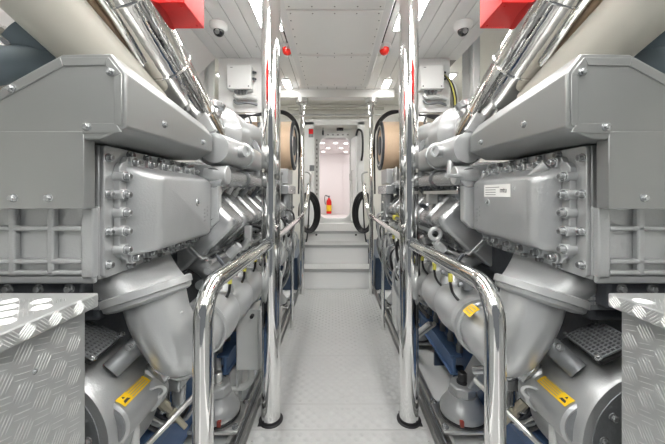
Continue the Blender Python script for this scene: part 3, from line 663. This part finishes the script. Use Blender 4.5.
    m = MB(); m.torus(P(.503,3.6,1.976),(1,0,0),.235,.008,40,8); m.build('rim_ring','steel',af)
    m = MB(); m.box(P(.56,3.42,1.52),P(.80,3.78,1.69)); m.build('filter_bracket','light',root,bevel=.006)
    m = MB(); m.box(P(.535,3.30,1.40),P(.70,3.9,1.50)); m.cyl(P(.60,3.5,1.4),P(.60,3.5,1.1),.06); m.cyl(P(.60,3.75,1.4),P(.60,3.75,1.0),.05); m.build('far_pump','silver',root,bevel=.006)
    # --- flywheel side lower
    m = MB(); m.lathe(P(.985,.95,.60),(0,1,0),[(0,.15),(0,.235),(.01,.242),(.10,.245),(.25,.245),(.27,.23)],56); m.build('flywheel_housing','cast',root,ang=40)
    m = MB(); m.lathe(P(.985,.948,.60),(0,1,0),[(-.0,.20),(.0,.205),(.012,.21)],56); m.build('flywheel_disc','mid',root)
    for a in (.15,.6,1.05,2.2): put(H_M,P(.985-.18*math.cos(a),.938,.60+.18*math.sin(a)),(0,-1,0),root).scale=(.9,)*3
    m = MB(); m.lathe(P(.79,.985,.632),(0,1,0),[(0,.070),(.008,.078),(.17,.080),(.18,.090),(.215,.092),(.22,.05)],32); sm=m.build('starter_motor','cast',root,ang=40)
    m = MB(); m.lathe(P(.79,.984,.632),(0,-1,0),[(0,.066),(.004,.06)],32); m.build('end_plate','mid',sm)
    def patch(a0,a1,ya,yb,rad,name,mt,par,n=6):
        m = MB(); m.loft([[P(.79-rad*math.cos(a0+(a1-a0)*i/n),y,.632+rad*math.sin(a0+(a1-a0)*i/n)) for i in range(n+1)] for y in (ya,yb)],cap=False,closed=False); return m.build(name,mt,par)
    ys = patch(.80,1.35,1.0,1.14,.0810,'warning_sticker','yellow',sm)
    for k in range(4): patch(.87+.11*k,.92+.11*k,1.045,1.13,.0816,'print','brass',ys,2)
    m = MB(); rad=.0818
    m.loft([[P(.79-rad*math.cos(a),y,.632+rad*math.sin(a)) for a,y in ((.90,1.008),(1.2,1.021))],[P(.79-rad*math.cos(a),y,.632+rad*math.sin(a)) for a,y in ((.90,1.036),(1.2,1.023))]],cap=False,closed=False); m.build('warning_triangle','ink',ys)
    m = MB(); m.prism([P(.79,.979,.582),P(.77,.979,.582),P(.78,.979,.600)],(0,.001,0)); m.build('warning_triangle','yellow',sm)
    m = MB(); m.cyl(P(.70,1.15,.73),P(.63,1.26,.80),.04,.04,22); m.lathe(P(.71,1.13,.72),(-s*.5,.8,.5),[(0,.05),(.02,.05),(.02,.042),(.05,.042),(.05,.048),(.07,.048)],22); m.build('solenoid','silver',root,ang=40)
    # grill
    nx, ny = 11, 8
    gx = lambda i,j: Vector(P(.88-.185*math.cos(.35+.55*j/ny)+.0,.96+.17*i/nx,.60+.26*math.sin(.75+.45*j/ny)))
    m2 = MB()
    o_, e1, e2 = Vector(P(.815,.965,.868)), Vector((s*.02,.16,.0)), Vector((s*.12,0,.055))
    nrm = e1.cross(e2).normalized(); nrm = nrm if nrm.z > 0 else -nrm
    for i in range(nx+1): m2.prism([o_+e1*i/nx-Vector((0,.0028,0)), o_+e1*i/nx+Vector((0,.0028,0)), o_+e1*i/nx+Vector((0,.0028,0))+e2, o_+e1*i/nx-Vector((0,.0028,0))+e2], nrm*.004)
    d2 = e2.normalized()*.0028
    for j in range(ny+1): m2.prism([o_+e2*j/ny-d2, o_+e2*j/ny+d2, o_+e2*j/ny+d2+e1, o_+e2*j/ny-d2+e1], nrm*.004)
    gr = m2.build('vent_grille','mid',root)
    m = MB(); m.prism([o_-nrm*.02,o_+e1-nrm*.02,o_+e1+e2-nrm*.02,o_+e2-nrm*.02],nrm*.01); m.build('grille_shade_backing','recess_shade',root)  # dark sheet gives the grille holes their shade
    for q in (o_,o_+e1): put(H_M,q+nrm*.004,nrm,root).scale=(.7,)*3
    m = MB(); m.cyl(P(.82,1.05,.78),P(.70,1.24,.92),.035,.035,16); m.build('support_arm','mid',root)
    put(H_L,P(.76,1.06,.86),(0,-1,0),root).scale=(.6,)*3
    # pump and fittings low at front
    m = MB(); m.box(P(.74,1.06,.36),P(.86,1.09,.58)); m.build('white_bracket','boxg',root,bevel=.006)
    m = MB(); m.lathe(P(.765,1.22,.69),(-s*.45,-.7,-.35),[(-.06,.05),(.03,.05),(.04,.032),(.08,.028),(.08,.036),(.11,.036),(.11,.024),(.09,.02)],20); m.build('oil_pump','light',root)
    m = MB(); m.tube(smooth_path([P(.76,1.26,.66),P(.70,1.28,.62),P(.64,1.31,.63),P(.60,1.36,.60)],5),.018,12); m.build('oil_pipe','silver',root)
    m = MB(); m.box(P(.69,1.27,.56),P(.80,1.37,.64)); m.build('valve_block','silver',root,bevel=.008)
    for q in ((.72,1.32),(.78,1.30)):
        m = MB(); m.cyl(P(q[0],q[1],.56),P(q[0],q[1],.46),.030,.026,16); m.build('valve_stem','silver',root,bevel=.004)
    m = MB(); m.tube([P(.80,1.08,.40),P(.60,1.36,.56)],.011,10); m.build('strut','steel',root)
    m = MB(); m.lathe(P(.75,1.24,.54),(-s*.6,.1,-.75),[(0,.020),(.035,.020),(.035,.014),(.055,.014),(.055,.021),(.09,.021),(.09,.012),(.15,.010)],8); m.build('brass_union','brass',root)
    for k in range(6):
        m = MB(); m.tube(smooth_path([P(.86,1.15+.04*k,.55),P(.80-.015*k,1.2+.03*k,.48-.02*k),P(.78-.01*k,1.28+.04*k,.38),P(.88,1.4,.28)],4),.009,8); m.build('hose',('black','mid','steel','dark')[k%4],root)
    m = MB(); m.box(P(.80,1.10,.30),P(1.0,1.5,.40)); m.build('sump_flange','blue',root,bevel=.006)
    # engine mounts
    for yk, u_ in ((1.84,.75),(2.85,.75),(3.70,.75)):
        c = Vector(P(u_,yk,.0))
        m = MB(); m.lathe(c+Vector((0,0,.065)),(0,0,1),[(0,.122),(.004,.130),(.025,.132),(.040,.128),(.070,.108),(.098,.088),(.120,.082),(.125,.05)],40); mt = m.build('engine_mount','cast',root,ang=50)
        m = MB(); m.lathe(c+Vector((0,0,.188)),(0,0,1),[(0,.074),(.004,.080),(.048,.080),(.056,.070)],8); m.build('mount_cap','cast',mt,bevel=.004)
        m = MB(); m.lathe(c+Vector((0,0,.243)),(0,0,1),[(0,.034),(.012,.034),(.012,.026),(.060,.026),(.066,.021)],18); m.build('mount_stud','black' if not L else 'steel',mt)
        m = MB(); m.lathe(c+Vector((0,0,.052)),(0,0,1),[(0,.134),(.013,.134)],36); m.build('rubber_ring','black',mt)
        m = MB(); m.box((c.x-.165,c.y-.14,.03),(c.x+.165,c.y+.12,.052)); m.build('base_plate','steel',mt,bevel=.006)
        for a,b in ((-1,-1),(1,-1),(-1,1),(1,1)): put(H_L,(c.x+a*.142,c.y+b*.105,.052),(0,0,1),mt).scale=(.8,)*3
        m = MB(); m.box((c.x-s*.055-.010,c.y-.134,.070),(c.x-s*.055+.010,c.y-.112,.102)); m.build('tag','rust',mt,bevel=.002)
        m = MB(); m.prism([P(.76,yk-.06,.195),P(.76,yk-.06,.24),P(.86,yk-.06,.42),P(1.05,yk-.06,.62),P(1.05,yk-.06,.35)],(0,.12,0)); m.build('mount_arm','cast',root,bevel=.01)
    return root
engine(-1); engine(1)

# ================================================================== THINGS AROUND ENGINES
for s in (-1,1):
    sd = 'left' if s < 0 else 'right'
    P = lambda u,y,z: (s*u,y,z)
    # bed
    t = thing('engine_bed', P(.9,2.4,0), 'blue painted steel bed girder under the %s engine' % sd, 'engine bed')
    m = MB(); m.box(P(.755,2.0,.20),P(.775,4.2,.31)); m.box(P(.74,2.0,.306),P(.82,4.2,.322)); m.box(P(.74,2.0,.192),P(.80,4.2,.206)); m.build('girder','blue',t,bevel=.003)
    m = MB(); m.box(P(.87,1.40,.02),P(.89,4.2,.40)); m.build('inner_web','blue',t,bevel=.003)
    m = MB(); m.box(P(.96,1.0,-.03),P(.99,4.2,.36)); m.build('web','navy',t,bevel=.004)
    for y in (2.1,2.5,2.9,3.3,3.7):
        m = MB(); m.box(P(.80,y,-.03),P(.96,y+.02,.19)); m.build('gusset','navy',t)
    for k in range(9):
        m = MB(); m.lathe(P(.82,2.05+k*.16,.322),(0,0,1),[(0,.022),(.05,.022),(.05,.015),(.10,.015)],10); m.build('stud','mid',t)
    dq = 0 if s < 0 else .034
    t = thing('tread_plate_box', P(1.1,.3,0), 'waist-high aluminium tread plate box in the near %s corner' % sd, 'box')
    ue, ul = .735+dq, .70+dq
    m = MB(); m.box(P(ue,-.4,-.03),P(1.9,.84,1.083)); m.mi = 1
    if s < 0: m.bars((-ue,.0,.15),(0,1,0),(0,0,1),.84,.94,.0435,.0014,5,1)
    else: m.bars((ue,.84,.15),(0,-1,0),(0,0,1),.84,.94,.0435,.0014,5,-1)
    m.build('body',['alu','bar'],t,recalc=False,smooth=False)
    m = MB(); m.box(P(ul,-.4,1.083),P(1.95,.845,1.122)); m.build('lid','alu',t,bevel=.004)
    m = MB(); x0 = -1.70 if s<0 else ul+.01
    m.bars((x0 if s>0 else -ul-.01-.99,.0,1.122),(1,0,0),(0,1,0),.99,.84)
    if s < 0: m.bars((-ul,.005,1.086),(0,1,0),(0,0,1),.83,.0332,.033)
    else: m.bars((ul,.84,1.086),(0,-1,0),(0,0,1),.83,.0332,.033)
    m.build('tread_pattern','bar',t,recalc=False,smooth=False)['kind'] = 'stuff'
    put(H_M,P(ue,.70,.985),(-s,0,0),t,'screw').scale=(.4,.4,.25)
    # chrome exhaust
    A_ = Vector(P(.90,.20,2.77)); B_ = Vector(P(.83,1.86,1.765)); d = (B_-A_).normalized()
    t = thing('exhaust_pipe', A_, 'fat shiny foil-clad exhaust pipe sloping down over the %s engine' % sd, 'pipe')
    m = MB(); m.tube([A_+(B_-A_)*i/20 for i in range(21)],.118,40); m.build('lagging','foil',t)
    for k in (0,1.9,3.8,5.6):
        c = A_+(B_-A_)*(.42+.085*k); m = MB(); m.torus(c,d,.1195,.0045,40,6); m.build('band','chrome',t)
    ex = Vector((s,0,0)); ey = d.cross(ex).normalized(); ey = ey if ey.z>0 else -ey
    LEN = (B_-A_)
    for k in range(4):      # small polished tubes laid along the underside of the pipe
        m = MB(); an = 3.6+.35*k
        off = (-ex*math.cos(an)+ey*math.sin(an))*.130
        m.tube([A_+LEN*(.3+.4*i/8+0*k)+off+ex*.006*math.sin(i*1.3+k) for i in range(9)],.012,10); m.build('trace_tube','chrome' if k%2 else 'tan',t)
    for k in range(3):      # crumpled foil loops
        m = MB(); q = A_+LEN*(.40+.10*k); pts=[]
        for i in range(17):
            a = 2*PI*i/16; pts.append(q+ex*(.05*math.cos(a)-.03)+d*(.10*math.sin(a))+ey*(.125-.02*abs(math.cos(a))))
        m.tube(pts,.011,8); m.build('foil_loop','foil',t)
    # beige pipe
    A_ = Vector(P(1.02,.55,2.45)); B_ = Vector(P(.855,1.85,1.80))
    A_ = Vector(P(.985,.975,2.03)); B_ = Vector(P(.915,1.425,1.80)); dd = (B_-A_); A2 = A_-dd*2.6; B2 = A_+dd*.95
    t = thing('lagged_pipe', A2, 'smooth cream lagged pipe lying beside the foil pipe over the %s hood' % sd, 'pipe')
    m = MB(); m.tube([A2,B2],.106,40); m.build('lagging','beige',t)
    m = MB(); q = A_+dd*.25; m.torus(q-dd*.9,dd,.107,.003,40,6); m.build('seam','beige',t)
    off = Vector(P(.15,0,.115)); m = MB(); m.tube([A2+off,B2+off+Vector((0,-.05,.02))],.080,32)
    tag(m.build('lagged_pipe','beige'), 'outer cream pipe further outboard over the %s hood' % sd, 'pipe')
    # grey blue ducts
    X_ = lambda x,y,d: (px(x,y,d) if s<0 else Vector((-px(x,y,d).x,d,px(x,y,d).z)))
    m = MB(); m.tube([X_(14,30,1.12),X_(58,62,1.2)],.058,24); tag(m.build('flexible_duct','greyblue'), 'upper slate blue duct behind the %s hood' % sd, 'duct')
    m = MB(); m.tube(smooth_path([X_(-30,70,1.12),X_(5,66,1.12),X_(30,64,1.14),X_(62,72,1.2)],4),.065,24); tag(m.build('flexible_duct','greyblue'), 'lower slate blue duct resting behind the %s hood' % sd, 'duct')
    m = MB(); pth = smooth_path([X_(-40,20,1.1),X_(-5,36,1.1),X_(15,48,1.15)],8); m.tube(pth,[.045+.006*(i%2) for i in range(len(pth))],20); tag(m.build('corrugated_hose','foil'), 'corrugated silver hose at the outer end of the %s hood' % sd, 'hose')
    # black overhead cables
    for k in range(3):
        m = MB(); m.tube(smooth_path([P(1.25,3.0,2.16-.03*k),P(1.0,3.05,2.20-.02*k),P(.80,3.12,2.22+.01*k),P(.64,3.28,2.31-.012*k),P(.54,3.45,2.31-.02*k),P(.485,3.75,2.24-.03*k),P(.50-.008*k,3.98,2.0),P(.515-.008*k,4.05,(1.4,1.95,1.9)[k])],6),.011-.002*k,8)
        tag(m.build('cable','black'), ['thickest','middle','thinnest'][k]+' black cable looping over the %s tan air filter' % sd, 'cable')
    for k in range(4):
        m = MB(); x = 1.12-.11*k; m.tube(smooth_path([P(x,3.05,2.19),P(x-.02,3.04,2.1),P(x+.03,3.02,2.0),P(x-.02,3.0,1.9)],5),.011,8)
        tag(m.build('cable',('black','dark','black','boxg')[k]), ['outermost','second','third','innermost'][k]+' drop cable hanging behind the %s turbocharger' % sd, 'cable')
    for k in range(3):
        t = thing('valve_unit', P(.80+.14*k,3.1,2.0), ['inner','middle','outer'][k]+' small valve unit below the %s hanging panel' % sd, 'valve')
        m = MB(); m.box(P(.76+.14*k,3.06,1.98),P(.84+.14*k,3.14,2.08)); m.build('body','boxg',t,bevel=.008)
        m = MB(); m.lathe(P(.80+.14*k,3.10,2.08),(0,0,1),[(0,.03),(.05,.03),(.06,.02)],12); m.build('cap','mid',t)
        m = MB(); m.cyl(P(.80+.14*k,3.1,1.98),P(.80+.14*k,3.1,1.6),.02); m.build('pipe','steel',t)
    # low junction box
    if s < 0: bx = (.505,.645,1.93,2.10,.265,.655)
    else: bx = (.535,.62,2.75,2.95,.15,.56)
    t = thing('control_box', P(bx[0],bx[2],bx[4]), 'upright light grey control box low down beside the %s pillar' % sd if s<0 else 'upright light grey control box by the floor edge past the right pillar', 'control box')
    m = MB(); m.box(P(bx[0]+.02,bx[2],bx[4]),P(bx[1]+.02,bx[3],bx[5])); m.build('body','boxg',t,bevel=.005)
    m = MB(); m.box(P(bx[0],bx[2]-.002,bx[4]-.002),P(bx[0]+.019,bx[3]+.002,bx[5]+.002)); m.build('lid','boxg',t,bevel=.004)
    m = MB(); m.box(P(bx[1]+.021,bx[2]+.04,-.03),P(bx[1]+.035,bx[3]-.04,bx[5]-.05)); m.build('stand','boxg',t,bevel=.003)
    m = MB(); m.lathe(P((bx[0]+bx[1])/2+.02,(bx[2]+bx[3])/2,bx[4]),(0,0,-1),[(0,.022),(.02,.022),(.02,.016),(.04,.016)],12); m.build('gland','mid',t)
    yb = (bx[2]+bx[3])/2; ub = (bx[0]+bx[1])/2+.02
    m = MB(); m.tube(smooth_path([P(ub,yb,bx[4]-.03),P(ub,yb-.01,bx[4]-.11),P(ub+.06,yb-.02,bx[4]-.15),P(ub+.16,yb-.04,bx[4]-.14),P(ub+.22,yb-.0,bx[4]-.05),P(ub+.26,yb+.1,bx[4]+.06)],6),.022,14)
    tag(m.build('conduit','boxg'), 'light grey flexible conduit curving out from under the %s control box' % sd, 'conduit')
    for k in range(3):
        m = MB(); m.tube(smooth_path([P(.66+.02*k,2.2,.45),P(.60+.02*k,2.35,.30),P(.60+.015*k,2.6,.12),P(.64,3.0,.06),P(.66,3.6,.05)],6),.016,10)
        tag(m.build('conduit',('boxg','mid','boxg')[k]), ['inner','middle','outer'][k]+' flexible conduit running down past the %s pillar to the floor' % sd, 'conduit')
# yellow tag label left rear
m = MB(); m.box((-.80,2.38,1.80),(-.755,2.40,1.83)); tag(m.build('label_tag','ytip'),'small yellow tag on the pipe bracket behind the left pillar','tag')
# ================================================================== CAMERA / WORLD
cam = bpy.data.cameras.new('camera'); co = bpy.data.objects.new('camera', cam); C.objects.link(co)
co.location = (CX,0,CZ); co.rotation_euler = (PI/2,0,0); cam.sensor_width = 36; cam.lens = F/665*36
cam.shift_x = -(334-332.5)/665; cam.shift_y = -(222-194)/665; cam.clip_start = .02
bpy.context.scene.camera = co
w = bpy.data.worlds.new('world'); bpy.context.scene.world = w; w.use_nodes = True
w.node_tree.nodes['Background'].inputs[0].default_value = (.9,.95,1,1); w.node_tree.nodes['Background'].inputs[1].default_value = .2
vs = bpy.context.scene.view_settings; vs.view_transform = 'Standard'; vs.look = 'None'; vs.gamma = 1; vs.exposure = 0
bpy.context.scene.display_settings.display_device = 'sRGB'
for o in bpy.data.objects:
    if '_o' in o: del o['_o']
